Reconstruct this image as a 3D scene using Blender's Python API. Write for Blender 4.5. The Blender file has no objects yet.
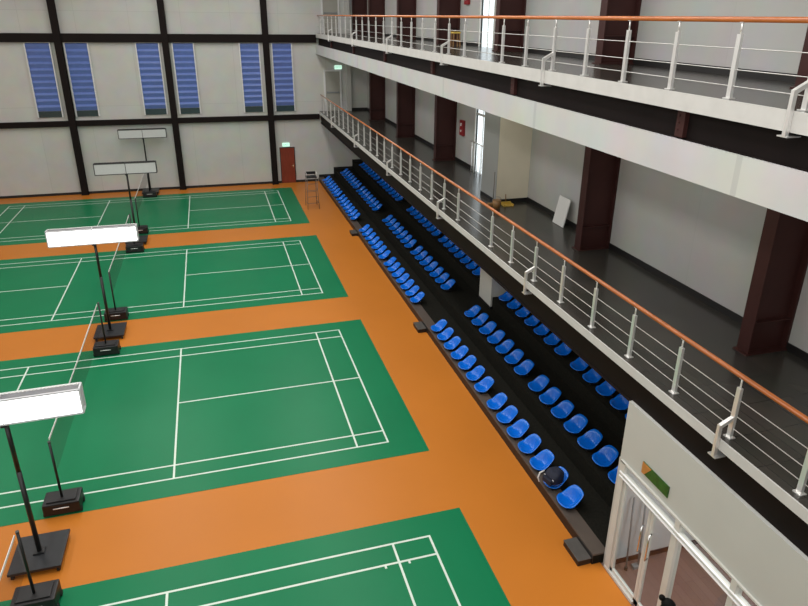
import bpy, bmesh, math, random
from mathutils import Vector, Matrix

random.seed(7)
S = bpy.context.scene
COL = S.collection
PI = math.pi

# ------------------------------------------------------------------ helpers
class MB:
    """Collects shapes, then links them as ONE mesh object."""
    def __init__(self):
        self.v = []; self.f = []; self.sm = []; self.mi = []; self.cur = 0
    def mat(self, i):
        self.cur = i; return self
    def add(self, vs, fs, smooth=False):
        o = len(self.v)
        self.v += [tuple(p) for p in vs]
        for f in fs:
            self.f.append(tuple(i + o for i in f)); self.sm.append(smooth); self.mi.append(self.cur)
        return self
    def box(self, x0, x1, y0, y1, z0, z1, M=None, bev=0.0):
        if bev > 0:
            bm = bmesh.new()
            bmesh.ops.create_cube(bm, size=1.0)
            for v in bm.verts:
                v.co = Vector(((x0 + x1) / 2 + v.co.x * (x1 - x0), (y0 + y1) / 2 + v.co.y * (y1 - y0), (z0 + z1) / 2 + v.co.z * (z1 - z0)))
            bmesh.ops.bevel(bm, geom=list(bm.edges), offset=bev, segments=2, affect='EDGES', profile=0.6)
            bm.verts.index_update()
            vs = [v.co.copy() for v in bm.verts]; fs = [[v.index for v in f.verts] for f in bm.faces]
            bm.free()
        else:
            vs = [Vector(p) for p in ((x0,y0,z0),(x1,y0,z0),(x1,y1,z0),(x0,y1,z0),(x0,y0,z1),(x1,y0,z1),(x1,y1,z1),(x0,y1,z1))]
            fs = [(0,3,2,1),(4,5,6,7),(0,1,5,4),(1,2,6,5),(2,3,7,6),(3,0,4,7)]
        if M is not None: vs = [M @ p for p in vs]
        return self.add(vs, fs)
    def tube(self, p0, p1, r, n=10, r1=None, caps=True):
        p0 = Vector(p0); p1 = Vector(p1); d = (p1 - p0).normalized()
        a = Vector((0,0,1)) if abs(d.z) < .9 else Vector((1,0,0))
        u = d.cross(a).normalized(); w = d.cross(u)
        r1 = r if r1 is None else r1
        vs = []
        for p, rr in ((p0, r), (p1, r1)):
            for k in range(n):
                t = 2 * PI * k / n
                vs.append(p + (u * math.cos(t) + w * math.sin(t)) * rr)
        self.add(vs, [(k, (k + 1) % n, n + (k + 1) % n, n + k) for k in range(n)], True)
        if caps: self.add(vs, [tuple(range(n - 1, -1, -1)), tuple(range(n, 2 * n))])
        return self
    def path(self, pts, r, n=8):
        pts = [Vector(p) for p in pts]
        rings = []
        u = None
        for i, p in enumerate(pts):
            d = (pts[min(i + 1, len(pts) - 1)] - pts[max(i - 1, 0)]).normalized()
            if u is None:
                a = Vector((0,0,1)) if abs(d.z) < .9 else Vector((1,0,0))
                u = d.cross(a).normalized()
            else:
                u = (u - d * u.dot(d)).normalized()
            w = d.cross(u)
            rings.append([p + (u * math.cos(2*PI*k/n) + w * math.sin(2*PI*k/n)) * r for k in range(n)])
        vs = [q for ring in rings for q in ring]
        fs = []
        for i in range(len(pts) - 1):
            for k in range(n):
                fs.append((i*n + k, i*n + (k+1) % n, (i+1)*n + (k+1) % n, (i+1)*n + k))
        self.add(vs, fs, True)
        self.add(vs, [tuple(range(n - 1, -1, -1)), tuple(range((len(pts)-1)*n, len(pts)*n))])
        return self
    def bar(self, p0, p1, w, h, up=(0,0,1)):
        p0 = Vector(p0); p1 = Vector(p1); d = (p1 - p0).normalized()
        up = Vector(up)
        if abs(d.dot(up)) > .95: up = Vector((0,1,0))
        s = d.cross(up).normalized(); t = s.cross(d)
        vs = []
        for p in (p0, p1):
            for a, b in ((-1,-1),(1,-1),(1,1),(-1,1)):
                vs.append(p + s * (a * w / 2) + t * (b * h / 2))
        return self.add(vs, [(0,1,2,3),(7,6,5,4),(0,4,5,1),(1,5,6,2),(2,6,7,3),(3,7,4,0)])
    def quad(self, a, b, c, d):
        return self.add([a, b, c, d], [(0,1,2,3)])
    def prism(self, poly, axis, a, b):
        """extrude a 2-D polygon along an axis from a to b"""
        def P(p, t):
            return (t, p[0], p[1]) if axis == 'x' else (p[0], t, p[1]) if axis == 'y' else (p[0], p[1], t)
        n = len(poly)
        vs = [P(p, a) for p in poly] + [P(p, b) for p in poly]
        return self.add(vs, [tuple(range(n)), tuple(range(2*n-1, n-1, -1))] + [(k, n + k, n + (k+1) % n, (k+1) % n) for k in range(n)])
    def ball(self, c, r, seg=16, rings=10, sc=(1,1,1)):
        c = Vector(c); vs = []; fs = []
        for i in range(rings + 1):
            th = PI * i / rings
            for k in range(seg):
                ph = 2 * PI * k / seg
                vs.append(c + Vector((r*sc[0]*math.sin(th)*math.cos(ph), r*sc[1]*math.sin(th)*math.sin(ph), r*sc[2]*math.cos(th))))
        for i in range(rings):
            for k in range(seg):
                fs.append((i*seg+k, (i+1)*seg+k, (i+1)*seg+(k+1) % seg, i*seg+(k+1) % seg))
        return self.add(vs, fs, True)
    def build(self, name, mats, parent=None, loc=None):
        me = bpy.data.meshes.new(name)
        me.from_pydata(self.v, [], self.f)
        if not isinstance(mats, (list, tuple)): mats = [mats]
        for m in mats: me.materials.append(m)
        me.polygons.foreach_set('use_smooth', self.sm)
        me.polygons.foreach_set('material_index', self.mi)
        bm = bmesh.new(); bm.from_mesh(me)
        bmesh.ops.remove_doubles(bm, verts=bm.verts, dist=1e-6)
        bmesh.ops.recalc_face_normals(bm, faces=bm.faces)
        bm.to_mesh(me); bm.free()
        o = bpy.data.objects.new(name, me); COL.objects.link(o)
        if loc is not None: o.location = loc
        if parent is not None: o.parent = parent
        return o

def tag(o, label=None, cat=None, group=None, kind=None):
    if label: o['label'] = label
    if cat: o['category'] = cat
    if group: o['group'] = group
    if kind: o['kind'] = kind
    return o

def thing(name, loc, label, cat, group=None, rz=0.0):
    o = bpy.data.objects.new(name, None); COL.objects.link(o)
    o.empty_display_size = .1
    o.location = loc; o.rotation_euler = (0, 0, rz)
    return tag(o, label, cat, group)

def struct(name, mb, mat, label=None):
    o = mb.build(name, mat)
    return tag(o, label, None, None, 'structure')

KIDS = {}
def copy_tree(o, parent=None):
    c = o.copy(); COL.objects.link(c)
    if parent is not None: c.parent = parent
    for ch in [q for q in COL.objects if q.parent == o]:
        copy_tree(ch, c)
    return c

# ------------------------------------------------------------------ materials
def srgb(r, g, b):
    def f(c):
        c /= 255.0
        return c / 12.92 if c <= .04045 else ((c + .055) / 1.055) ** 2.4
    return (f(r), f(g), f(b), 1)

def material(name, col, rough=.5, metal=0.0, var=.06, scale=3.0, bump=0.0, bscale=40.0, spec=.5, coat=0.0, stretch=(1,1,1), emit=None, estr=0.0):
    m = bpy.data.materials.new(name); m.use_nodes = True
    nt = m.node_tree; b = nt.nodes['Principled BSDF']
    b.inputs['Roughness'].default_value = rough
    b.inputs['Metallic'].default_value = metal
    b.inputs['Specular IOR Level'].default_value = spec
    b.inputs['Coat Weight'].default_value = coat
    tc = nt.nodes.new('ShaderNodeTexCoord')
    mp = nt.nodes.new('ShaderNodeMapping'); mp.inputs['Scale'].default_value = stretch
    nt.links.new(tc.outputs['Object'], mp.inputs['Vector'])
    if var > 0:
        nz = nt.nodes.new('ShaderNodeTexNoise'); nz.inputs['Scale'].default_value = scale; nz.inputs['Detail'].default_value = 5
        nt.links.new(mp.outputs['Vector'], nz.inputs['Vector'])
        rp = nt.nodes.new('ShaderNodeValToRGB')
        c = Vector(col[:3])
        rp.color_ramp.elements[0].position = .3; rp.color_ramp.elements[1].position = .7
        rp.color_ramp.elements[0].color = (*(c * (1 - var)), 1); rp.color_ramp.elements[1].color = (*(c * (1 + var)), 1)
        nt.links.new(nz.outputs['Fac'], rp.inputs['Fac'])
        nt.links.new(rp.outputs['Color'], b.inputs['Base Color'])
    else:
        b.inputs['Base Color'].default_value = col
    if bump > 0:
        n2 = nt.nodes.new('ShaderNodeTexNoise'); n2.inputs['Scale'].default_value = bscale; n2.inputs['Detail'].default_value = 3
        nt.links.new(mp.outputs['Vector'], n2.inputs['Vector'])
        bp = nt.nodes.new('ShaderNodeBump'); bp.inputs['Strength'].default_value = bump; bp.inputs['Distance'].default_value = .01
        nt.links.new(n2.outputs['Fac'], bp.inputs['Height']); nt.links.new(bp.outputs['Normal'], b.inputs['Normal'])
    if emit:
        b.inputs['Emission Color'].default_value = emit; b.inputs['Emission Strength'].default_value = estr
    return m

def tile_material(name, c1, c2, mortar, w, h, msize, rough, spec=.5, axes='xy', offset=0.0, coat=0.0):
    m = bpy.data.materials.new(name); m.use_nodes = True
    nt = m.node_tree; b = nt.nodes['Principled BSDF']
    tc = nt.nodes.new('ShaderNodeTexCoord')
    vec = tc.outputs['Object']
    sp = nt.nodes.new('ShaderNodeSeparateXYZ'); cb = nt.nodes.new('ShaderNodeCombineXYZ')
    nt.links.new(vec, sp.inputs[0])
    for k, a in enumerate(axes): nt.links.new(sp.outputs['XYZ'.index(a.upper())], cb.inputs[k])
    br = nt.nodes.new('ShaderNodeTexBrick')
    br.offset = offset; br.squash = 1.0
    br.inputs['Color1'].default_value = c1; br.inputs['Color2'].default_value = c2; br.inputs['Mortar'].default_value = mortar
    br.inputs['Scale'].default_value = 1.0; br.inputs['Brick Width'].default_value = w; br.inputs['Row Height'].default_value = h
    br.inputs['Mortar Size'].default_value = msize; br.inputs['Mortar Smooth'].default_value = .1
    nt.links.new(cb.outputs[0], br.inputs['Vector'])
    nz = nt.nodes.new('ShaderNodeTexNoise'); nz.inputs['Scale'].default_value = 1.3; nz.inputs['Detail'].default_value = 6
    nt.links.new(vec, nz.inputs['Vector'])
    mx = nt.nodes.new('ShaderNodeMix'); mx.data_type = 'RGBA'; mx.blend_type = 'MULTIPLY'; mx.inputs[0].default_value = .25
    nt.links.new(br.outputs['Color'], mx.inputs[6]); nt.links.new(nz.outputs['Color'], mx.inputs[7])
    nt.links.new(mx.outputs[2], b.inputs['Base Color'])
    b.inputs['Roughness'].default_value = rough; b.inputs['Specular IOR Level'].default_value = spec; b.inputs['Coat Weight'].default_value = coat
    return m

def glass_material(name, tint=(.9,.93,.93,1), alpha=.1, rough=.03):
    m = bpy.data.materials.new(name); m.use_nodes = True
    nt = m.node_tree; nt.nodes.clear()
    out = nt.nodes.new('ShaderNodeOutputMaterial'); mx = nt.nodes.new('ShaderNodeMixShader')
    tr = nt.nodes.new('ShaderNodeBsdfTransparent'); tr.inputs[0].default_value = tint
    gl = nt.nodes.new('ShaderNodeBsdfGlossy'); gl.inputs['Roughness'].default_value = rough
    lw = nt.nodes.new('ShaderNodeLayerWeight'); lw.inputs[0].default_value = .5
    pw = nt.nodes.new('ShaderNodeMath'); pw.operation = 'POWER'; pw.inputs[1].default_value = 5.0
    ma = nt.nodes.new('ShaderNodeMath'); ma.operation = 'MULTIPLY_ADD'; ma.inputs[1].default_value = .5; ma.inputs[2].default_value = .03
    nt.links.new(lw.outputs['Facing'], pw.inputs[0]); nt.links.new(pw.outputs[0], ma.inputs[0])
    nt.links.new(ma.outputs[0], mx.inputs[0]); nt.links.new(tr.outputs[0], mx.inputs[1]); nt.links.new(gl.outputs[0], mx.inputs[2])
    nt.links.new(mx.outputs[0], out.inputs[0])
    return m

def net_material(name, col, opacity):
    m = bpy.data.materials.new(name); m.use_nodes = True
    nt = m.node_tree; nt.nodes.clear()
    out = nt.nodes.new('ShaderNodeOutputMaterial'); mx = nt.nodes.new('ShaderNodeMixShader')
    tr = nt.nodes.new('ShaderNodeBsdfTransparent'); df = nt.nodes.new('ShaderNodeBsdfDiffuse'); df.inputs[0].default_value = col
    mx.inputs[0].default_value = opacity
    nt.links.new(tr.outputs[0], mx.inputs[1]); nt.links.new(df.outputs[0], mx.inputs[2]); nt.links.new(mx.outputs[0], out.inputs[0])
    return m

M = {}
M['orange'] = material('orange_sports_floor', (.52, .172, .022, 1), .38, var=.05, scale=.35, spec=.2)
M['green'] = material('green_court_mat', (.005, .172, .068, 1), .36, var=.05, scale=.5, spec=.16)
M['line'] = material('white_court_line', (.62, .72, .64, 1), .5, var=.03, scale=6)
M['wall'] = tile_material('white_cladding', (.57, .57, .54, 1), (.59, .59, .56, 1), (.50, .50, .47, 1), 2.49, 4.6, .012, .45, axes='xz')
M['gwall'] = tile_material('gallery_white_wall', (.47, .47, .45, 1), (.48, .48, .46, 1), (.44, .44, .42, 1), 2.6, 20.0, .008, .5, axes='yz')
M['warmlit'] = material('boxed_column_warm_light', (.72, .66, .52, 1), .55, var=.03, scale=1.5)  # white column; warm light on its side put into the colour
M['shadedface'] = material('boxed_column_shaded_face', (.30, .31, .30, 1), .5, var=.03, scale=1)  # same column; shade on its hall face put into the colour
M['panel'] = material('white_partition_panel', (.50, .50, .47, 1), .45, var=.03, scale=1)
M['fascia'] = tile_material('white_fascia_paint', (.60, .60, .59, 1), (.62, .62, .61, 1), (.52, .52, .52, 1), 5.3, 9.0, .05, .4, axes='yz')
M['kerb'] = material('white_kerb_paint', (.54, .53, .51, 1), .5, var=.05, scale=4)
M['ceiling'] = material('ceiling_paint', (.6, .6, .58, 1), .7, var=.02)
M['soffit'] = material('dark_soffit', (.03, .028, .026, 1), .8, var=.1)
M['steel'] = material('maroon_steel_paint', (.045, .015, .013, 1), .5, var=.12, scale=2, spec=.25)
M['beam'] = material('dark_brown_beam_paint', (.010, .0065, .006, 1), .62, var=.15, scale=2, spec=.12)
M['skirt'] = material('black_skirting', (.008, .007, .007, 1), .5, var=.1)
M['tile'] = tile_material('dark_gallery_tile', (.040, .037, .032, 1), (.050, .046, .040, 1), (.02, .019, .018, 1), .6, .6, .006, .22, spec=.45)
M['wood'] = material('varnished_handrail_wood', (.42, .12, .028, 1), .22, var=.2, scale=5, stretch=(6, .6, 6), coat=.5)
M['steelrail'] = material('brushed_stainless', (.80, .79, .77, 1), .30, metal=.6, var=.04, scale=20, stretch=(1,1,.1))
M['tubesteel'] = material('thin_rail_stainless', (.52, .51, .49, 1), .3, metal=.8, var=.04, scale=20)
M['blackmetal'] = material('black_powder_coat', (.008, .008, .009, 1), .4, var=.1)
M['blackbox'] = material('black_counterweight', (.006, .005, .006, 1), .45, var=.15, scale=8)
M['plate'] = material('dark_base_plate', (.010, .011, .014, 1), .4, var=.25, scale=9)
M['rubber'] = material('black_rubber', (.006, .006, .006, 1), .7, var=.1)
M['whiterim'] = material('white_trim_and_lamp_glare', (.62, .62, .65, 1), .35, var=.02)  # whiteness carries LED glare on lit heads; also plain white piping
M['grayrim'] = material('dark_lamp_frame', (.05, .05, .05, 1), .4, var=.05)
M['led_on'] = material('led_panel_lit', (.8, .8, .8, 1), .4, var=0, emit=(1, .985, .98, 1), estr=3.2)
M['led_off'] = material('led_panel_unlit', (.56, .57, .57, 1), .35, var=.02, scale=8)
M['net'] = net_material('badminton_net_mesh', (.08, .045, .045, 1), .27)
M['tape'] = material('net_white_tape', (.7, .68, .66, 1), .7, var=.03)
M['seat'] = material('blue_seat_plastic', (.002, .135, .62, 1), .22, var=.04, scale=6, spec=.4)
M['bracket'] = material('black_seat_bracket', (.01, .01, .012, 1), .5, var=.1)
M['carpet'] = material('black_tier_carpet', (.010, .0095, .007, 1), .85, var=.3, scale=18, bump=.3, bscale=160, spec=.1)
M['nosing'] = material('brown_tier_edging', (.090, .070, .058, 1), .42, var=.12, scale=3)
M['stepstone'] = material('grey_step_top', (.075, .068, .062, 1), .5, var=.15, scale=6)
M['reddoor'] = material('red_brown_door_wood', (.20, .032, .016, 1), .32, var=.2, scale=4, stretch=(6,6,.6))
M['greydoor'] = material('grey_beige_door_paint', (.34, .33, .29, 1), .5, var=.03)
M['frame'] = material('white_aluminium_frame', (.58, .57, .53, 1), .35, var=.03)
M['brightframe'] = material('bright_aluminium_strip', (.85, .85, .86, 1), .3, var=.02)
M['slat'] = material('blue_louvre_slat', (.125, .19, .47, 1), .35, var=.06, scale=5)
M['slatdark'] = material('dark_green_sill_glass', (.03, .055, .06, 1), .15, var=.1)
M['winframe'] = material('white_window_frame', (.66, .66, .66, 1), .4, var=.02)
M['glass'] = glass_material('clear_glass')
M['chrome'] = material('polished_handle', (.75, .75, .75, 1), .15, metal=1.0, var=.02)
M['redwood'] = tile_material('red_brown_wood_floor', (.21, .12, .10, 1), (.24, .14, .12, 1), (.16, .085, .07, 1), 1.2, .15, .004, .35, axes='yx', offset=.5)
M['roomwall'] = material('room_white_paint', (.55, .55, .56, 1), .6, var=.02)
M['exit'] = material('exit_sign_panel', (.2, .6, .4, 1), .4, var=0, emit=(.70, 1, .84, 1), estr=.95)
M['exittext'] = material('exit_sign_letters', (.05, .4, .2, 1), .4, var=0, emit=(.1, .8, .4, 1), estr=.35)
M['red'] = material('red_box_paint', (.24, .010, .014, 1), .45, var=.08)
M['white'] = material('white_plastic', (.68, .68, .66, 1), .45, var=.03)
M['signgreen'] = material('green_sign_face', (.022, .095, .014, 1), .4, var=.35, scale=14)
M['signorange'] = material('orange_sign_face', (.48, .20, .05, 1), .4, var=.1, scale=9)
M['yellow'] = material('yellow_plastic', (.55, .36, .06, 1), .45, var=.08)
M['tan'] = material('tan_wood', (.22, .11, .035, 1), .5, var=.15, scale=8)
M['navy'] = material('navy_bag_fabric', (.006, .009, .025, 1), .75, var=.25, scale=30, bump=.3)
M['hair'] = material('black_hair', (.003, .003, .003, 1), .7, spec=.15, var=.3, scale=60, stretch=(1,1,.1), bump=.4)
M['skin'] = material('skin', (.45, .25, .17, 1), .5, var=.04, scale=8)
M['shirt'] = material('dark_shirt', (.02, .02, .028, 1), .8, var=.1)
M['trousers'] = material('dark_trousers', (.015, .016, .02, 1), .8, var=.1)
M['greyrod'] = material('grey_rod', (.22, .23, .24, 1), .4, var=.05)
M['chairsteel'] = material('grey_chair_tube', (.16, .14, .12, 1), .4, metal=.3, var=.05)

# ------------------------------------------------------------------ dimensions
YW = 23.11           # far wall
YN = -17.5           # wall behind the camera
XB = 12.3            # back wall of the galleries
XL = -16.0
XE = 9.45            # gallery edge
Z1, Z2, ZT = 4.05, 8.22, 12.6
XC = -.1             # net line
DC = 9.138           # court spacing

# ------------------------------------------------------------------ setting
struct('floor', MB().box(XL, 9.45, YN, YW, -.2, 0), M['orange'], 'orange sports hall floor')
struct('wall_far', MB().box(XL, XB + .3, YW, YW + .25, -.2, ZT), M['wall'], 'white clad far end wall')
struct('wall_left', MB().box(XL - .25, XL, YN, YW, -.2, ZT), M['wall'])
struct('wall_near', MB().box(XL, XB + .3, YN - .25, YN, -.2, ZT), M['wall'])
struct('ceiling', MB().box(XL, XB + .3, YN, YW, ZT, ZT + .2), M['ceiling'])

# back wall of the galleries, with two daylight openings
OY0, OY1 = 5.15, 6.25
w = MB()
w.box(XB, XB + .06, YN, YW, -.2, Z1)
w.box(XB, XB + .06, YN, OY0, Z1, ZT); w.box(XB, XB + .06, OY1, YW, Z1, ZT)
w.box(XB, XB + .06, OY0, OY1, 6.55, Z2); w.box(XB, XB + .06, OY0, OY1, 10.9, ZT)
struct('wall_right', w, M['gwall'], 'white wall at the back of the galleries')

# gallery slabs
struct('floor_gallery', MB().box(XE + .012, XB, YN, YW, Z1 - .14, Z1), M['tile'], 'dark tiled floor of the lower gallery')
struct('floor_gallery', MB().box(XE + .012, XB, YN, YW, Z2 - .18, Z2), M['tile'], 'dark tiled floor of the upper gallery')
struct('trim_1', MB().box(XE - .012, XE + .012, YN, YW, Z1 - .145, Z1 + .004), M['kerb'], 'thin white edge of the lower gallery floor')
struct('trim_2', MB().box(XE - .012, XE + .012, YN, YW, Z2 - .22, Z2 + .004), M['kerb'], 'white edge of the upper gallery floor')
struct('trim_3', MB().box(XE - .03, XE + .02, YN + 9.0, YW + 9.0, 7.15, 7.635), M['fascia'], 'wide white bulkhead under the upper gallery').location.y = -9.0
struct('ceiling_gallery', MB().box(XE + .02, XB, YN, YW, 7.15, 7.25), M['ceiling'])
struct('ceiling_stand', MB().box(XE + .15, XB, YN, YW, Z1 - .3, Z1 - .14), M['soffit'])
def ibeam(name, x, z0, z1, label):
    b = MB(); b.box(x, x + .03, YN, YW, z0, z1)
    b.box(x - .035, x + .2, YN, YW, z0 - .02, z0 + .005); b.box(x - .035, x + .2, YN, YW, z1 - .005, z1 + .005)
    return struct(name, b, M['beam'], label)
ibeam('beam_1', 9.56, 3.40, Z1 - .145, 'dark steel beam under the lower gallery edge')
ibeam('beam_2', 9.60, 7.62, Z2 - .22, 'dark steel beam under the upper gallery edge')
CY = [-7.80 + 5.33 * k for k in range(6)]
for y in CY:
    b = MB(); b.box(9.53, 9.60, y, y + .16, 7.64, 7.99)
    for k in range(3): b.tube((9.535, y + .11, 7.74 + .09 * k), (9.515, y + .11, 7.74 + .09 * k), .018, 8)
    struct('trim_4', b, M['steel'])

# far wall steelwork
fb = MB(); fb.box(XL, 9.45, YW - .2, YW, 3.62, 3.90)
struct('beam_3', fb, M['beam'], 'lower dark beam across the far wall')
fb = MB(); fb.box(XL, 9.45, YW - .2, YW, 7.73, 8.15)
struct('beam_4', fb, M['beam'], 'upper dark beam across the far wall')
for i, x in enumerate((-8.5, -3.39, 1.62, 6.73)):
    b = MB(); ww = .16
    b.box(x - ww, x + ww, YW - .30, YW - .27, 0, ZT); b.box(x - ww, x + ww, YW - .03, YW, 0, ZT); b.box(x - .02, x + .02, YW - .28, YW, 0, ZT)
    b.box(x - ww - .02, x + ww + .02, YW - .33, YW, 0, .03)
    struct('column_%d' % (i + 1), b, M['beam'], 'dark steel column standing against the far wall')
struct('baseboard_far', MB().box(XL, 9.25, YW - .03, YW, 0, .13), M['skirt'])

# gallery columns (H sections against the back wall)
def hcolumn(n, y, z0, z1, x0=11.5):
    b = MB()
    b.box(x0, x0 + .03, y, y + .25, z0, z1); b.box(XB - .05, XB, y, y + .25, z0, z1)
    b.box(x0 + .02, XB - .03, y + .10, y + .13, z0, z1)
    for dz in (.55, 2.55):
        if z0 + dz < z1: b.box(x0 + .02, XB - .03, y + .01, y + .24, z0 + dz, z0 + dz + .02)
    b.box(x0 - .05, XB, y - .03, y + .28, z0, z0 + .025)
    return struct('column_%d' % n, b, M['steel'], 'maroon steel column standing in the gallery')
n = 5
for k, y in enumerate(CY):
    if k != 2:
        hcolumn(n, y, Z1, 7.15); n += 1
    hcolumn(n, y + (.10 if k == 2 else 0), Z2, ZT); n += 1
hcolumn(n, 22.75, Z2, ZT)
# boxed column, its warm-lit side and shaded hall face painted in
struct('column_boxed', MB().box(11.28, XB, 1.97, 3.10, Z1, 7.15).mat(1).box(11.272, 11.28, 1.97, 3.10, Z1, 7.15), [M['warmlit'], M['shadedface']], 'cream boxed column on the lower gallery, light and shade painted on')
struct('baseboard_boxed', MB().box(11.262, XB, 1.952, 3.118, Z1, Z1 + .11), M['skirt'])
# skirtings
def skirt(name, segs, z):
    b = MB()
    for a, c in segs: b.box(XB - .018, XB, a, c, z, z + .13)
    struct(name, b, M['skirt'])
skirt('baseboard_right', [(YN, 1.95), (3.12, OY0 - .1), (OY1 + .1, YW)], Z1)
skirt('baseboard_right', [(YN, OY0 - .1), (OY1 + .1, YW)], Z2)

# far end of the lower gallery: pilaster, white jambs
struct('trim_5', MB().box(11.08, 11.34, YW - .22, YW, Z1, 7.15), M['panel'])
struct('trim_5', MB().box(11.08, 11.34, YW - .22, YW, Z2, ZT), M['panel'])
struct('baseboard_gallery', MB().box(11.34, XB - .02, YW - .03, YW, Z1, Z1 + .13), M['skirt'])

# end partition with the entrance
PX = 9.5
p = MB()
p.box(PX, PX + .12, YN, -7.62, 2.32, 3.42)
p.box(PX, PX + .12, -7.68, -7.60, 0, 2.32)
struct('wall_entrance', p, M['panel'], 'white partition wall over the glass entrance')
struct('wall_room', MB().box(PX + .12, XB, -7.68, -7.60, 0, 3.4), M['roomwall'])
struct('floor_room', MB().box(9.45, XB, YN, -7.60, -.2, 0), M['redwood'], 'red brown wood floor behind the glass doors')
struct('floor_stand', MB().box(9.45, XB, -7.60, YW, -.2, 0), M['carpet'])
struct('ceiling_room', MB().box(PX + .12, XB, YN, -7.68, 3.3, 3.4), M['ceiling'])
struct('baseboard_room', MB().box(PX + .13, XB, -7.70, -7.68, 0, .1), M['steel'])

# pillar standing in the seating
b = MB(); b.box(11.32, 11.374, 1.98, 2.92, .625, 3.5); b.box(11.374, XB, 1.98, 2.92, 1.023, 3.5)
struct('column_stand', b, M['panel'], 'white boxed pillar standing among the upper seats')
struct('baseboard_stand', MB().box(11.305, 11.372, 1.965, 2.935, .625, .70), M['skirt'])

# ------------------------------------------------------------------ windows with blue louvres (far wall)
def louvre(n, x0, x1):
    z0, z1 = 4.10, 7.73
    yf = YW - .11
    r = bpy.data.objects.new('window_%d' % n, None); COL.objects.link(r)
    r.location = ((x0 + x1) / 2, YW, z0); tag(r, None, None, None, 'structure')
    hw = (x1 - x0) / 2; h = z1 - z0
    f = MB()
    f.box(-hw - .055, -hw, -.13, 0, 0, h); f.box(hw, hw + .055, -.13, 0, 0, h); f.box(-hw, hw, -.1, 0, h - .03, h)
    f.build('window_frame', M['winframe'], r)
    g = MB(); g.box(-hw, hw, -.06, 0, .0, .30); g.build('sill_panel', M['slatdark'], r)
    s = MB(); k = 11; pitch = (h - .33) / k
    for i in range(k):
        zb = .30 + i * pitch
        # curved slat: top part leans out and faces up, bottom part faces down
        prof = [(-.02, zb + .01), (-.055, zb + .10), (-.095, zb + .19), (-.10, zb + .215), (-.09, zb + .235), (-.02, zb + pitch + .012)]
        back = [(-.008, zb + pitch + .012), (-.008, zb + .01)]
        s.prism(prof + back, 'x', -hw, hw)
    s.build('louvre_slats', M['slat'], r)
for n, (a, c) in enumerate(((-4.90, -3.82), (-3.12, -2.10), (.20, 1.26), (1.97, 2.97), (5.36, 6.33), (7.06, 8.07))):
    louvre(n + 1, a, c)

# gallery windows with daylight
def bright_window(n, z0, z1, rail):
    r = bpy.data.objects.new('window_%d' % n, None); COL.objects.link(r)
    r.location = (XB, (OY0 + OY1) / 2, z0); tag(r, None, None, None, 'structure')
    f = MB(); hw = (OY1 - OY0) / 2; h = z1 - z0
    f.box(-.03, .07, -hw - .07, -hw, 0, h); f.box(-.03, .07, hw, hw + .07, 0, h); f.box(-.03, .07, -hw, hw, h, h + .07)
    f.box(.02, .05, -.015, .015, 0, h); f.box(.02, .05, -hw, hw, h - .55, h - .47)
    f.build('window_frame', M['frame'], r)
    MB().box(.03, .04, -hw, hw, 0, h).build('pane', M['glass'], r)
    if rail:
        q = MB(); q.tube((-.12, -hw - .1, 1.05), (-.12, hw + .1, 1.05), .025)
        for k in range(5): q.tube((-.12, -hw + .02 + k * hw * .49, 0), (-.12, -hw + .02 + k * hw * .49, 1.05), .014)
        q.build('guard_rail', M['steelrail'], r)
bright_window(7, Z1, 6.55, True)
bright_window(8, Z2, 10.9, False)

# ------------------------------------------------------------------ courts
def court(k, label):
    r = thing('court_mat', (XC + .1, k * DC, 0), label, 'court mat')
    m = MB(); m.box(-7.5, 7.5, -3.6, 3.6, .0005, .006); m.build('mat', M['green'], r)
    l = MB(); z0, z1 = .006, .0075; t = .042
    def hx(y, x0, x1): l.box(x0, x1, y - t/2, y + t/2, z0, z1)
    def vy(x, y0, y1, d=0): l.box(x - t/2, x + t/2, y0, y1, z0 + d, z1 + d)
    for s in (-1, 1):
        hx(s * 3.03, -6.70, 6.70); hx(s * 2.57, -6.70, 6.70)
        vy(s * 6.68, -3.05, 3.05, .0004); vy(s * 5.96, -3.05, 3.05, .0004); vy(s * 2.0, -3.05, 3.05, .0004)
        hx(0, *( (2.0, 6.70) if s > 0 else (-6.70, -2.0)))
    if k == -1:
        for x in (5.70, 6.14): l.box(x - .02, x + .02, 2.49, 2.55, z0, z1)
    l.build('line_markings', M['line'], r)
    return r
court(-1, 'nearest green badminton court, in front of the glass entrance')
court(0, 'second green badminton court from the camera')
court(1, 'third green badminton court from the camera')
court(2, 'farthest green badminton court, beside the far wall')

# ------------------------------------------------------------------ net posts and nets
def post_part_set(r, side):
    """weighted base, four wheels and a pole; side=+1: the base lies towards +y of the pole"""
    b = MB(); b.box(-.33, .33, -.20, .24, .05, .30, bev=.025); b.box(-.26, .26, -.14, .18, .30, .325, bev=.01)
    b.build('weight_box', M['blackbox'], r)
    MB().tube((-.14, -.206, .20), (.14, -.206, .20), .012, 8).build('grip_bar', M['steelrail'], r)
    for x in (-.32, .32):
        for y in (-.12, .16):
            MB().tube((x - .022, y, .055), (x + .022, y, .055), .05, 14).build('wheel', M['rubber'], r)
    MB().tube((0, 0, .30), (0, 0, 1.58), .024, 12).build('pole', M['blackmetal'], r)
    c = MB(); c.tube((0, 0, 1.575), (0, 0, 1.605), .028, 12); c.build('pole_cap', M['grayrim'], r)
posts = []
CN = {-1: 'nearest court', 0: 'second court', 1: 'third court', 2: 'farthest court'}
first = None
for k in (-1, 0, 1, 2):
    for s in (-1, 1):
        loc = (-.02, k * DC + (s * 3.30 if (k, s) not in ((-1, 1), (0, -1), (1, -1)) else (3.30 if k < 0 else -3.42)), .006)
        lab = 'black net post on weighted base, %s side of the %s' % ('far' if s > 0 else 'near', CN[k])
        if first is None:
            r = thing('net_post', loc, lab, 'net post', 'wheeled net posts'); post_part_set(r, 1); first = r
        else:
            r = copy_tree(first); r.location = loc; r['label'] = lab
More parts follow.
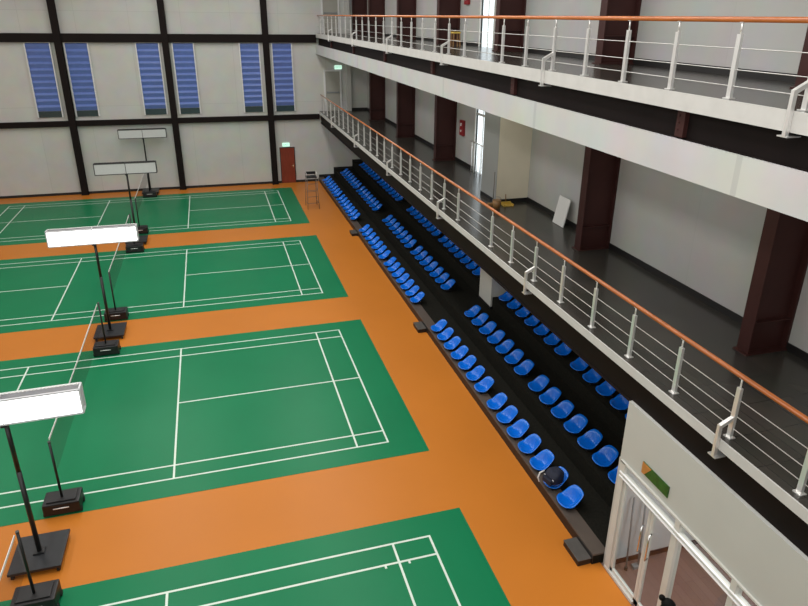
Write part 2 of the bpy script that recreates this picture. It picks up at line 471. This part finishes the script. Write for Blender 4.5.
for k in (-1, 0, 1, 2):
    r = thing('badminton_net', (-.055, k * DC, .81), 'thin dark badminton net with white top tape across the %s' % CN[k], 'net', 'badminton nets')
    g = MB(); N = 16; vs = []
    for i in range(N + 1):
        y = -3.26 + 6.52 * i / N
        sag = .025 * (1 - (y / 3.3) ** 2)
        for j, z in enumerate((0.0, .25, .5, .745 - sag)): vs.append((.006 * math.sin(i * 1.3 + j), y, z - (sag if j == 0 else 0)))
    g.add(vs, [(i*4+j, (i+1)*4+j, (i+1)*4+j+1, i*4+j+1) for i in range(N) for j in range(3)])
    g.build('net_mesh', M['net'], r)
    t = MB()
    for i in range(N):
        y0 = -3.26 + 6.52 * i / N; y1 = y0 + 6.52 / N
        s0 = .025 * (1 - (y0 / 3.3) ** 2); s1 = .025 * (1 - (y1 / 3.3) ** 2)
        t.bar((0, y0, .75 - s0), (0, y1, .75 - s1), .012, .045)
    t.build('top_tape', M['tape'], r)

# ------------------------------------------------------------------ floodlight stands
def floodlight(loc, lit, label, rz, dz):
    r = thing('floodlight_stand', loc, label, 'floodlight', 'floodlight stands between the courts')
    b = MB(); b.box(-.42, .42, -.46, .46, .10, .155, bev=.008); b.build('base_plate', M['plate'], r)
    for x in (-.36, .36):
        for y in (-.40, .40):
            wb = MB(); wb.tube((x - .022, y, .05), (x + .022, y, .05), .05, 14); wb.box(x - .03, x + .03, y - .03, y + .03, .085, .105)
            wb.build('caster_wheel', M['rubber'], r)
    pl = MB(); pl.tube((.0, 0, .155), (.0, 0, 1.9), .041, 14); pl.tube((0, 0, 1.88), (0, 0, 2.95 + dz), .037, 14)
    pl.box(-.09, .09, -.09, .09, .15, .18)
    pl.build('pole', M['blackmetal'], r)
    h = bpy.data.objects.new('lamp_head', None); COL.objects.link(h); h.parent = r
    h.location = (0, 0, 2.93 + dz); h.rotation_euler = (0, 0, rz)
    rim = M['whiterim'] if lit else M['grayrim']  # lit heads: LED glare put into frame, housing and top strip colour
    L = 1.18; H = .44; D = .11
    f = MB()
    for y in (-D, D):
        for z in (0, H): f.box(-L, L, y - .018, y + .018, z - .014, z + .014)
        for x in (-L, L): f.box(x - .014, x + .014, y - .018, y + .018, 0, H)
    for x in (-L, 0, L):
        f.box(x - .014, x + .014, -D, D, -.014, .014); f.box(x - .014, x + .014, -D, D, H - .014, H + .014)
    f.build('lamp_frame', rim, h)
    for s in (-1, 1):
        ya, yb = sorted((s * (D - .02), s * (D - .002))); yc, yd = sorted((s * (D - .002), s * (D + .008)))
        q = MB(); q.box(-L + .014, L - .014, ya, yb, .014, H - .014)
        hs = q.build('lamp_housing', M['whiterim'] if lit else M['grayrim'], h)
        for xa, xb in ((-L + .018, -.012), (.012, L - .018)):
            q = MB(); q.box(xa, xb, yc, yd, .018, H - .018)
            q.build('led_panel', M['led_on'] if lit else M['led_off'], h)
    top = []; n = 40; st_ = (2 * L - .06) / n
    for i in range(n):
        x = -L + .03 + i * st_
        top += [(x, H + .03), (x + st_ * .55, H + .03), (x + st_ * .55, H + .018), (x + st_, H + .018)]
    ps = MB(); ps.prism([(-L + .03, H + .014)] + top + [(L - .03, H + .014)], 'y', D - .055, D - .015)
    ps.build('perforated_strip', M['white'] if lit else M['grayrim'], h)
    MB().box(-.05, .05, -D - .03, D + .03, -.05, -.012).build('mount_bracket', M['blackmetal'], h)
    return r
LX = -.14
floodlight((LX - .06, -4.66, 0), True, 'lit floodlight on black pole nearest the camera', math.radians(1.5), -.02)
floodlight((LX + .07, 4.60, .0), True, 'lit floodlight between the second and third courts', 0, .02)
floodlight((LX + .09, 13.72, .0), False, 'unlit floodlight between the third and farthest courts', 0, .06)
floodlight((LX + .10, 22.40, .0), False, 'unlit floodlight standing by the far wall', 0, .08)

# ------------------------------------------------------------------ umpire chair
u = thing('umpire_chair', (8.05, 17.45, 0), 'tall thin steel umpire chair beside the farthest court', 'umpire chair')
for sx in (-1, 1):
    for sy in (-1, 1):
        MB().tube((sx * .29, sy * .42, 0), (sx * .24, sy * .22, 1.55), .013, 8).build('leg', M['chairsteel'], u)
for i, z in enumerate((.30, .62, .94, 1.26)):
    t = z / 1.55
    x = .29 - .05 * t; y = .42 - .20 * t
    MB().tube((-x, -y, z), (x, -y, z), .012, 8).build('rung', M['chairsteel'], u)
sd = MB()
for sx in (-1, 1):
    sd.tube((sx * .28, -.385, .28), (sx * .28, .385, .28), .011, 8); sd.tube((sx * .26, -.3, .95), (sx * .26, .3, .95), .011, 8)
sd.tube((-.27, .33, .72), (.27, .33, .72), .011, 8)
sd.build('side_brace', M['chairsteel'], u)
MB().box(-.26, .26, -.24, .24, 1.55, 1.61, bev=.015).build('seat', M['blackmetal'], u)
bk = MB(); bk.box(-.25, .25, .20, .235, 1.66, 1.80, bev=.01)
for sx in (-1, 1): bk.tube((sx * .22, .22, 1.6), (sx * .22, .22, 1.8), .011, 8)
bk.build('backrest', M['blackmetal'], u)
for sx in (-1, 1):
    am = MB(); am.path([(sx * .265, -.2, 1.6), (sx * .265, -.2, 1.8), (sx * .265, .2, 1.82)], .012); am.build('armrest', M['steelrail'], u)

# ------------------------------------------------------------------ spectator stand
T = (.22, .62, 1.02); TX = (9.28, 10.25, 11.38)
SY0, SY1 = -7.58, YW - .02
st = thing('spectator_stand', (9.28, -7.58, 0), 'black carpeted stepped stand under the gallery', 'spectator stand')
b = MB()
b.prism([(0.012, 0), (0.012, T[0] - .03), (.30, T[0] - .03), (.30, T[0]), (TX[1]-9.28, T[0]), (TX[1]-9.28, T[1]), (TX[2]-9.28, T[1]), (TX[2]-9.28, T[2]), (XB - 9.29, T[2]), (XB - 9.29, 0)], 'y', 0, SY1 - SY0)
b.build('tiers', M['carpet'], st)
b = MB(); b.box(0, .30, 0, SY1 - SY0, T[0] - .03, T[0] + .002); b.build('front_edging', M['nosing'], st)
b = MB(); b.box(-.004, .014, 0, SY1 - SY0, 0, T[0] - .03); b.build('front_riser', M['skirt'], st)
# skirting following the steps at the far wall
b = MB()
for x0, x1, z in ((9.30, 10.23, T[0]), (10.23, 11.36, T[1]), (11.36, XB - .02, T[2])):
    b.box(x0, x1, YW - .02, YW, z, z + .16)
b.box(10.20, 10.26, YW - .02, YW, T[0], T[1] + .16); b.box(11.33, 11.39, YW - .02, YW, T[1], T[2] + .16)
struct('baseboard_steps', b, M['skirt'])

for y, lab in ((-7.29, 'low grey step block beside the glass entrance'), (2.42, 'low grey step block at the middle aisle of the stand'), (12.45, 'low grey step block at the far aisle of the stand')):
    r = thing('step_block', (9.14, y, 0), lab, 'step', 'step blocks in front of the stand')
    MB().box(-.128, .128, -.265, .265, 0, .112).build('riser', M['skirt'], r)
    MB().box(-.135, .133, -.27, .27, .112, .128, bev=.004).build('tread', M['stepstone'], r)

# ------------------------------------------------------------------ seats
def seat_shell():
    """round bucket seat facing -x: dished pan with a rolled rim that rises into a low rounded back"""
    NS, NR = 32, 9
    bm = bmesh.new(); rings = []
    for j in range(1, NR + 1):
        r = j / NR; ring = []
        for k in range(NS):
            a = 2 * PI * k / NS
            c, d = math.cos(a), math.sin(a)
            e = 2.6                                     # superellipse outline
            q = (abs(c) ** e + abs(d) ** e) ** (-1 / e)
            t_ = min(1.0, max(0.0, (c + .25) / 1.1)); back = t_ * t_ * (3 - 2 * t_)     # 1 at the back, 0 at the front
            h = .070 + .205 * back - .02 * max(0, -c) ** 3
            lift = h * r ** (2.6 + 1.6 * back)
            if j == NR: lift -= .012
            x = q * c * .205 * r + .045 * back * r ** 3
            if j == NR: x += .012 * c
            y = q * d * .222 * r * (1 - .04 * back * r) + (.012 * d if j == NR else 0)
            ring.append(bm.verts.new((x, y, .045 + lift)))
        rings.append(ring)
    cv = bm.verts.new((0, 0, .045))
    for k in range(NS):
        bm.faces.new((cv, rings[0][k], rings[0][(k + 1) % NS]))
        for j in range(NR - 1):
            bm.faces.new((rings[j][k], rings[j+1][k], rings[j+1][(k+1) % NS], rings[j][(k+1) % NS]))
    bmesh.ops.recalc_face_normals(bm, faces=bm.faces)
    bmesh.ops.solidify(bm, geom=list(bm.faces), thickness=.012)
    for f in bm.faces: f.smooth = True
    me = bpy.data.meshes.new('seat_shell'); bm.to_mesh(me); bm.free(); me.materials.append(M['seat'])
    return me
SHELL = seat_shell()
mb = MB(); mb.box(-.12, .10, -.15, .15, 0, .022, bev=.004); mb.box(-.06, .04, -.10, .10, .02, .05)
def make_seat():
    r = thing('stadium_seat', (0, 0, 0), 'blue seat', 'seat', 'blue stadium seats on the stand')
    o = bpy.data.objects.new('seat_shell', SHELL); COL.objects.link(o); o.parent = r
    mb.build('mounting_foot', M['bracket'], r)
    return r
proto = make_seat(); proto_kids = [q for q in COL.objects if q.parent == proto]
ORD = ('first', 'second', 'third', 'fourth', 'fifth', 'sixth', 'seventh')
runs = (-6.20, -1.80, 4.02, 8.44, 13.94, 18.32)
BL = ('block beside the glass entrance', 'second block from the entrance', 'third block from the entrance', 'fourth block from the entrance', 'fifth block from the entrance', 'last block by the far wall')
used = False
for row, (tx, tz) in enumerate(zip((9.505, 10.54, 11.66), T)):
    for bi, y0 in enumerate(runs):
        for k in range(7):
            y = y0 + .597 * k
            lab = 'blue plastic seat, %s from near end, %s row, %s' % (ORD[k], ('front', 'middle', 'back')[row], BL[bi])
            if not used:
                r = proto; used = True
            else:
                r = proto.copy(); COL.objects.link(r)
                for q in proto_kids:
                    c = q.copy(); c.parent = r; COL.objects.link(c)
            r.location = (tx, y - (.08, .19, .19)[row], tz + .0025)
            r.rotation_euler = (0, 0, random.uniform(-.03, .03))
            r['label'] = lab

# bag on the second seat of the front row
bag = thing('backpack', (9.46, -5.74, T[0] + .135), 'black and navy backpack with pale strap lying on a front row seat', 'backpack', rz=.25)
q = bmesh.new(); bmesh.ops.create_icosphere(q, subdivisions=4, radius=1.0)
for v in q.verts:
    c = v.co
    c = Vector((math.copysign(abs(c.x) ** .7, c.x) * .165, math.copysign(abs(c.y) ** .7, c.y) * .175, math.copysign(abs(c.z) ** .75, c.z) * .15))
    c.z += .15 + .012 * math.sin(c.x * 30) * math.cos(c.y * 22)
    if c.z > .2: c.x += .03 * (c.z - .2) / .06
    v.co = c
for f in q.faces: f.smooth = True
me = bpy.data.meshes.new('bag_body'); q.to_mesh(me); q.free(); me.materials.append(M['navy'])
o = bpy.data.objects.new('bag_body', me); COL.objects.link(o); o.parent = bag
pk = MB(); pk.box(-.215, -.15, -.12, .12, .05, .17, bev=.02); pk.build('front_pocket', M['navy'], bag)
sp = MB(); sp.path([(-.10, .19, .20), (-.19, .22, .16), (-.23, .22, .06), (-.235, .17, -.015)], .016); sp.build('shoulder_strap', M['white'], bag)
zp = MB(); zp.path([(-.16 + .02 * math.cos(a), .15 * math.sin(a), .205 - .04 * abs(math.sin(a))) for a in [(-1.2 + .24 * i) for i in range(11)]], .008); zp.build('zip_piping', M['whiterim'], bag)
hd = MB(); hd.path([(.05, -.05, .255), (.05, -.03, .30), (.05, .03, .30), (.05, .05, .255)], .010); hd.build('carry_handle', M['navy'], bag)

# ------------------------------------------------------------------ railings
PYS = [-9.58 + 1.135 * k for k in range(-5, 29)]
def railing(z, rootlabel, skip):
    r = thing('gallery_railing', (9.6, PYS[0], z), rootlabel, 'railing')
    y0 = PYS[0]; yl = PYS[-1] - y0; ye = YW - .02 - y0
    h = MB(); n = 14; pts = []
    h.tube((0, -.4, .90), (0, ye, .90), .033, 14)
    h.build('handrail', M['wood'], r)
    for zz in (.15, .34, .58):
        MB().tube((0, -.4, zz), (0, ye, zz), .006, 8).build('rail_tube', M['tubesteel'], r)
    pm = MB(); pm.box(-.022, .022, -.033, .033, 0, .74); pm.tube((0, 0, .74), (0, 0, .875), .012, 8); pm.box(-.02, .02, -.03, .03, .866, .872)
    pm.box(-.05, .05, -.055, .055, 0, .012)
    bmh = MB(); bmh.bar((0, 0, .30), (-.19, 0, .20), .05, .05); bmh.bar((-.19, 0, .22), (-.19, 0, -.26), .05, .045)
    bmh.box(-.21, -.02, -.05, .09, -.275, -.26)
    fp = fbk = None
    for i, y in enumerate(PYS):
        k = i - 5
        if k == 8: continue
        if fp is None: fp = pm.build('baluster', M['steelrail'], r, (0, y - y0, 0))
        else:
            c = fp.copy(); COL.objects.link(c); c.location = (0, y - y0, 0)
        if k % 5 == 0:
            if fbk is None: fbk = bmh.build('anchor_bracket', M['steelrail'], r, (0, y - y0, 0))
            else:
                c = fbk.copy(); COL.objects.link(c); c.location = (0, y - y0, 0)
    return r
railing(Z1, 'stainless railing with wooden handrail along the lower gallery', None)
railing(Z2, 'stainless railing with wooden handrail along the upper gallery', None)

# ------------------------------------------------------------------ doors
def door(n, x0, x1, z0, h, leafmat, framemat, bar=False, fw=.06):
    r = bpy.data.objects.new('door_%d' % n, None); COL.objects.link(r); r.location = ((x0 + x1) / 2, YW, z0)
    tag(r, None, None, None, 'structure')
    hw = (x1 - x0) / 2
    f = MB(); f.box(-hw - fw, -hw, -.06, 0, 0, h + fw); f.box(hw, hw + fw, -.06, 0, 0, h + fw); f.box(-hw, hw, -.06, 0, h, h + fw)
    f.build('door_frame', framemat, r)
    MB().box(-hw, hw, -.04, 0, .01, h).build('door_leaf', leafmat, r)
    k = MB()
    if bar: k.box(-hw + .06, hw - .06, -.09, -.05, 1.0, 1.06); k.box(-hw + .06, -hw + .12, -.07, -.04, .98, 1.08); k.box(hw - .12, hw - .06, -.07, -.04, .98, 1.08)
    else: k.tube((hw - .09, -.04, 1.0), (hw - .09, -.09, 1.0), .015); k.box(hw - .21, hw - .07, -.10, -.08, .99, 1.015); k.box(hw - .12, hw - .06, -.05, -.04, .9, 1.1)
    k.build('door_handle', M['greyrod'] if bar else M['chrome'], r)
door(1, 7.13, 7.92, 0, 2.04, M['reddoor'], M['skirt'], fw=.035)
door(2, 9.90, 10.72, Z1, 2.16, M['greydoor'], M['winframe'], True, .09)
door(3, 9.90, 10.72, Z2, 2.16, M['greydoor'], M['winframe'], True, .09)

def text_mesh(name, s, size, mat, parent, loc, rot):
    cu = bpy.data.curves.new(name, 'FONT'); cu.body = s; cu.size = size; cu.align_x = 'CENTER'; cu.align_y = 'CENTER'; cu.extrude = .002
    tmp = bpy.data.objects.new(name + '_tmp', cu)
    me = bpy.data.meshes.new_from_object(tmp); bpy.data.objects.remove(tmp); bpy.data.curves.remove(cu)
    me.materials.append(mat); o = bpy.data.objects.new(name, me); COL.objects.link(o)
    o.parent = parent; o.location = loc; o.rotation_euler = rot
    return o
def exit_sign(x, z, label):
    r = thing('exit_sign', (x, YW - .005, z), label, 'exit sign')
    MB().box(-.20, .20, -.06, 0, 0, .20, bev=.006).build('sign_case', M['exit'], r)
    text_mesh('sign_letters', 'EXIT', .15, M['exittext'], r, (0, -.064, .10), (PI/2, 0, 0))
exit_sign(7.48, 2.12, 'small lit green exit sign above the red brown door')
exit_sign(10.65, 6.33, 'small lit green exit sign above the grey lower gallery door')

# ------------------------------------------------------------------ glass entrance
en = thing('glass_entrance', (PX, -7.68, 0), 'white framed glass entrance doors below the partition', 'glass doors')
f = MB()                     # fixed frame; local y runs towards -y
f.box(-.03, .09, -.13, 0, 0, 2.32); f.box(-.03, .09, -4.2, 0, 2.30, 2.33); f.box(-.04, .09, -.85, 0, 0, .05)
for y in (-1.47, -2.62, -3.75): f.box(-.03, .09, y - .05, y + .05, 0, 2.3)
f.build('outer_frame', M['frame'], en)
for z in (2.035, 2.115):
    MB().box(-.05, -.02, -4.2, -.03, z, z + .014).build('transom_strip', M['brightframe'], en)
MB().box(-.02, .05, -4.2, -.03, 2.04, 2.125).build('transom_bar', M['frame'], en)
for a, c in ((-.13, -.88), (-.89, -1.42)):
    d = MB()
    d.box(.0, .05, c, c + .055, .02, 2.04); d.box(.0, .05, a - .055, a, .02, 2.04); d.box(.0, .05, c, a, .02, .12); d.box(.0, .05, c, a, 1.97, 2.04)
    dl = d.build('door_leaf', M['frame'], en)
    MB().box(.02, .03, c + .055, a - .055, .12, 1.97).build('leaf_pane', M['glass'], dl)
for y in (-.77, -.97):
    hb = MB(); s = -1
    hb.path([(0, y, 1.60), (-.05, y - .02, 1.60), (-.085, y - .05, 1.57), (-.09, y - .06, 1.50), (-.09, y - .06, 1.2), (-.085, y - .05, 1.13), (0, y, 1.10)], .014, 10)
    hb.build('pull_handle', M['chrome'], en)
MB().box(.02, .03, -4.2, -1.52, .05, 2.04).build('side_pane', M['glass'], en)
MB().box(.02, .03, -4.2, -.13, 2.12, 2.30).build('transom_pane', M['glass'], en)

sg = thing('door_sign', (PX, -8.20, 2.47), 'narrow green sign with orange corner above the glass entrance', 'sign')
MB().box(-.02, -.002, -.64, 0, 0, .20).build('sign_board', M['signgreen'], sg)
MB().prism([(0, 0), (0, .20), (-.22, .20), (-.07, .0)], 'x', -.024, -.02).build('orange_corner', M['signorange'], sg)

# things standing behind the glass
for i, (x, lab) in enumerate(((9.80, 'thin grey pole leaning in the corner behind the glass door'), (10.05, 'dark slim pole leaning on the wall behind the glass door'))):
    r = thing('mop_pole', (x, -7.86, 0), lab, 'pole')
    MB().tube((0, 0, .05), (.02, .12, 1.5), .016, 8).build('pole', M['greyrod'], r)
    if i: MB().box(-.12, .12, -.05, .05, 0, .06, bev=.01).build('mop_head', M['greyrod'], r)
    else: MB().tube((0, 0, 0), (0, 0, .06), .03, 10).build('rubber_foot', M['rubber'], r)

# ------------------------------------------------------------------ small gallery things
r = thing('leaning_board', (12.02, -.45, Z1), 'white board leaning on the lower gallery wall', 'board')
Mx = Matrix.Rotation(.20, 4, 'Y')
MB().box(-.015, .015, -.28, .28, 0, .74, Mx, bev=.006).build('board', M['white'], r)
def firebox(y, z, label):
    r = thing('fire_alarm_box', (XB + .004, y, z), label, 'fire box')
    MB().box(-.10, 0, -.17, .17, 0, .55, bev=.01).build('cabinet', M['red'], r)
    MB().tube((-.10, 0, .40), (-.12, 0, .40), .06, 14).build('alarm_bell', M['white'], r)
    MB().tube((-.10, 0, .17), (-.115, 0, .17), .04, 14).build('call_button', M['white'], r)
firebox(7.45, 5.1, 'red fire box with white discs on the lower gallery wall')
firebox(7.45, 9.52, 'red fire box high on the upper gallery wall')
r = thing('broom', (11.12, 1.80, Z1), 'thin broom standing against the cream boxed column', 'broom')
MB().tube((0, 0, .06), (.06, .12, .95), .012, 8).build('handle', M['chairsteel'], r)
bh = MB(); bh.box(-.16, .16, -.05, .05, .0, .07, bev=.012); bh.build('broom_head', M['tan'], r)
r = thing('dustpan', (11.52, 1.66, Z1), 'yellow dustpan lying at the foot of the cream boxed column', 'dustpan')
dp = MB(); dp.box(-.15, .15, -.12, .12, .0, .02, bev=.004); dp.box(-.15, .15, .10, .12, .02, .09); dp.box(-.15, -.13, -.12, .12, .02, .06); dp.box(.13, .15, -.12, .12, .02, .06)
dp.build('pan', M['yellow'], r)
MB().tube((0, .12, .06), (0, .16, .3), .014, 8).build('grip', M['tan'], r)
r = thing('bucket', (11.08, 1.45, Z1), 'small brown bucket beside the broom on lower gallery', 'bucket')
MB().tube((0, 0, 0), (0, 0, .24), .10, 18, .125).build('pail', M['tan'], r)
bl = MB(); bl.path([(.14 * math.cos(a), 0, .24 + .10 * math.sin(a)) for a in [PI * i / 10 for i in range(11)]], .006); bl.build('bail', M['greyrod'], r)

# stool on the upper gallery
r = thing('wooden_stool', (11.45, 6.3, Z2), 'tan wooden stool on the upper gallery beside a maroon column', 'stool')
MB().box(-.13, .13, -.13, .13, .40, .45, bev=.01).build('seat', M['yellow'], r)
for sx in (-1, 1):
    for sy in (-1, 1): MB().bar((sx * .12, sy * .12, 0), (sx * .10, sy * .10, .40), .035, .035).build('leg', M['tan'], r)
sb = MB()
for s in (-1, 1): sb.bar((-.11, s * .11, .2), (.11, s * .11, .2), .025, .025); sb.bar((s * .11, -.11, .2), (s * .11, .11, .2), .025, .025)
sb.build('stretcher', M['tan'], r)

# ------------------------------------------------------------------ person by the entrance (only the hair shows at the frame's edge)
pr = thing('person', (8.95, -9.84, 0), 'person with tied black hair standing by the glass entrance', 'person', rz=math.radians(20))
def skinned(name, joints, edges, mat, root=0):
    me = bpy.data.meshes.new(name); me.from_pydata([j[:3] for j in joints], edges, [])
    o = bpy.data.objects.new(name, me); COL.objects.link(o)
    o.modifiers.new('skin', 'SKIN'); me.skin_vertices.new() if not me.skin_vertices else None
    for i, j in enumerate(joints):
        sv = me.skin_vertices[0].data[i]; rr = j[3]
        sv.radius = rr if isinstance(rr, tuple) else (rr, rr); sv.use_root = (i == root)
    s = o.modifiers.new('sub', 'SUBSURF'); s.levels = 2; s.render_levels = 2
    dg = bpy.context.evaluated_depsgraph_get(); dg.update()
    m2 = bpy.data.meshes.new_from_object(o.evaluated_get(dg))
    bpy.data.objects.remove(o); bpy.data.meshes.remove(me)
    m2.materials.clear(); m2.materials.append(mat)
    for p_ in m2.polygons: p_.use_smooth = True
    r_ = bpy.data.objects.new(name, m2); COL.objects.link(r_)
    return r_
J = [(0,0,.88,(.13,.10)), (0,0,1.05,(.125,.09)), (0,0,1.22,(.15,.10)), (0,0,1.33,(.10,.075)), (0,0,1.40,.048), (0,-.01,1.46,.060), (0,-.015,1.52,(.072,.088)), (0,-.005,1.575,(.062,.075))]
E_ = [(0,1),(1,2),(2,3),(3,4),(4,5),(5,6),(6,7)]
for s in (-1, 1):
    i = len(J)
    J += [(s*.155,0,1.30,.052), (s*.20,.01,1.05,.040), (s*.20,-.05,.83,.030), (s*.195,-.06,.74,.030)]
    E_ += [(3,i),(i,i+1),(i+1,i+2),(i+2,i+3)]
    for dx, ln in ((-.024, .068), (-.008, .078), (.008, .074), (.024, .06)):
        a = len(J); J += [(s*.195, -.06 + dx, .71, .009), (s*.193, -.065 + dx, .71 - ln * .55, .008), (s*.186, -.068 + dx, .71 - ln, .007)]
        E_ += [(i+3, a), (a, a+1), (a+1, a+2)]
    a = len(J); J += [(s*.185, -.095, .735, .010), (s*.175, -.115, .695, .008)]; E_ += [(i+3, a), (a, a+1)]
for s in (-1, 1):
    i = len(J)
    J += [(s*.085,0,.80,.085), (s*.09,-.01,.46,.058), (s*.09,.02,.09,.040), (s*.09,-.03,.045,.042), (s*.095,-.14,.032,.032)]
    E_ += [(0,i),(i,i+1),(i+1,i+2),(i+2,i+3),(i+3,i+4)]
bd = skinned('body', J, E_, M['skin']); bd.parent = pr
ns = MB(); ns.ball((0, -.105, 1.505), .016, sc=(.8, 1.2, 1.3))
for s in (-1, 1): ns.ball((s * .078, 0, 1.51), .022, sc=(.4, 1, 1.5))
ns.build('nose_and_ears', M['skin'], pr)
ey = MB()
for s in (-1, 1): ey.ball((s * .030, -.088, 1.528), .010, sc=(1.3, .7, .7))
ey.build('eyes', M['hair'], pr)
MB().ball((0, -.092, 1.465), .018, sc=(1.3, .5, .4)).build('mouth', M['red'], pr)
hr = MB(); hr.ball((0, .012, 1.545), .098, 24, 16, (.92, 1.05, .88)); hr.ball((-.015, .115, 1.60), .045, 16, 10); hr.ball((0, .07, 1.46), .07, 16, 10, (1, .6, 1))
hr.build('hair', M['hair'], pr)
sh = skinned('shirt', [(0,0,.86,(.145,.115)), (0,0,1.05,(.14,.105)), (0,0,1.22,(.165,.115)), (0,0,1.345,(.10,.08))] + [(s*.165,0,1.295,.062) for s in (-1,1)] + [(s*.195,.008,1.10,.055) for s in (-1,1)], [(0,1),(1,2),(2,3),(3,4),(3,5),(4,6),(5,7)], M['shirt']); sh.parent = pr
tr = skinned('trousers', [(0,0,.90,(.14,.11)), (-.085,0,.78,.098), (-.09,-.005,.46,.072), (-.09,.015,.08,.058), (.085,0,.78,.098), (.09,-.005,.46,.072), (.09,.015,.08,.058)], [(0,1),(1,2),(2,3),(0,4),(4,5),(5,6)], M['trousers']); tr.parent = pr

# ------------------------------------------------------------------ light
def area(name, loc, sx, sy, power, rot=(0,0,0), col=(1,1,1)):
    l = bpy.data.lights.new(name, 'AREA'); l.shape = 'RECTANGLE'; l.size = sx; l.size_y = sy; l.energy = power; l.color = col
    o = bpy.data.objects.new(name, l); COL.objects.link(o); o.location = loc; o.rotation_euler = rot
    return o
for x, pw in ((-8, 900), (.5, 1350), (6.8, 1500)):
    area('hall_ceiling_light', (x, 3, ZT - .15), 2.0, 34, pw, col=(1, .985, .96))
# daylight from the left and from behind the camera; both sources unseen
area('left_window_daylight', (XL + .3, 3, 8.0), 7.0, 36, 420, (0, -PI/2, 0), (.95, .98, 1))
area('rear_daylight', (-2, YN + .3, 9.0), 20, 5.0, 650, (PI/2, 0, 0), (.97, .99, 1))
area('room_ceiling_light', (11.0, -10.8, 3.25), 1.2, 5, 110, col=(1, .97, .95))
area('lower_gallery_fill', (11.0, 3, 7.1), .5, 34, 75, col=(1, .97, .9))  # unseen fill, added to lift the dim lower gallery
area('upper_gallery_fill', (11.0, 3, ZT - .12), .5, 34, 90, col=(1, .97, .9))  # unseen fill, added to brighten the upper gallery

wd = bpy.data.worlds.new('world'); S.world = wd; wd.use_nodes = True
bg = wd.node_tree.nodes['Background']; bg.inputs[0].default_value = (.93, .96, 1, 1); bg.inputs[1].default_value = 2.2

# ------------------------------------------------------------------ camera
cam = bpy.data.cameras.new('camera'); co = bpy.data.objects.new('camera', cam); COL.objects.link(co)
f_px, yaw, pitch, roll = 653.53, .2995, .3869, .0129
cx, cy = 10.82, -19.54
cam.sensor_fit = 'HORIZONTAL'; cam.sensor_width = 36.0; cam.lens = f_px * 36.0 / 808.0
cam.shift_x = -cx / 808.0; cam.shift_y = cy / 808.0
cam.clip_start = .05; cam.clip_end = 200
fw = Vector((math.sin(yaw) * math.cos(pitch), math.cos(yaw) * math.cos(pitch), -math.sin(pitch)))
ri = Vector((math.cos(yaw), -math.sin(yaw), 0)); up = ri.cross(fw)
r2 = ri * math.cos(roll) + up * math.sin(roll); u2 = -ri * math.sin(roll) + up * math.cos(roll)
mw = Matrix((( r2.x, u2.x, -fw.x, 3.5099), (r2.y, u2.y, -fw.y, -15.2366), (r2.z, u2.z, -fw.z, 9.0987), (0, 0, 0, 1)))
co.matrix_world = mw
S.camera = co

S.view_settings.view_transform = 'Standard'; S.view_settings.look = 'None'
S.view_settings.exposure = 0.0; S.view_settings.gamma = 1.0; S.view_settings.use_curve_mapping = False
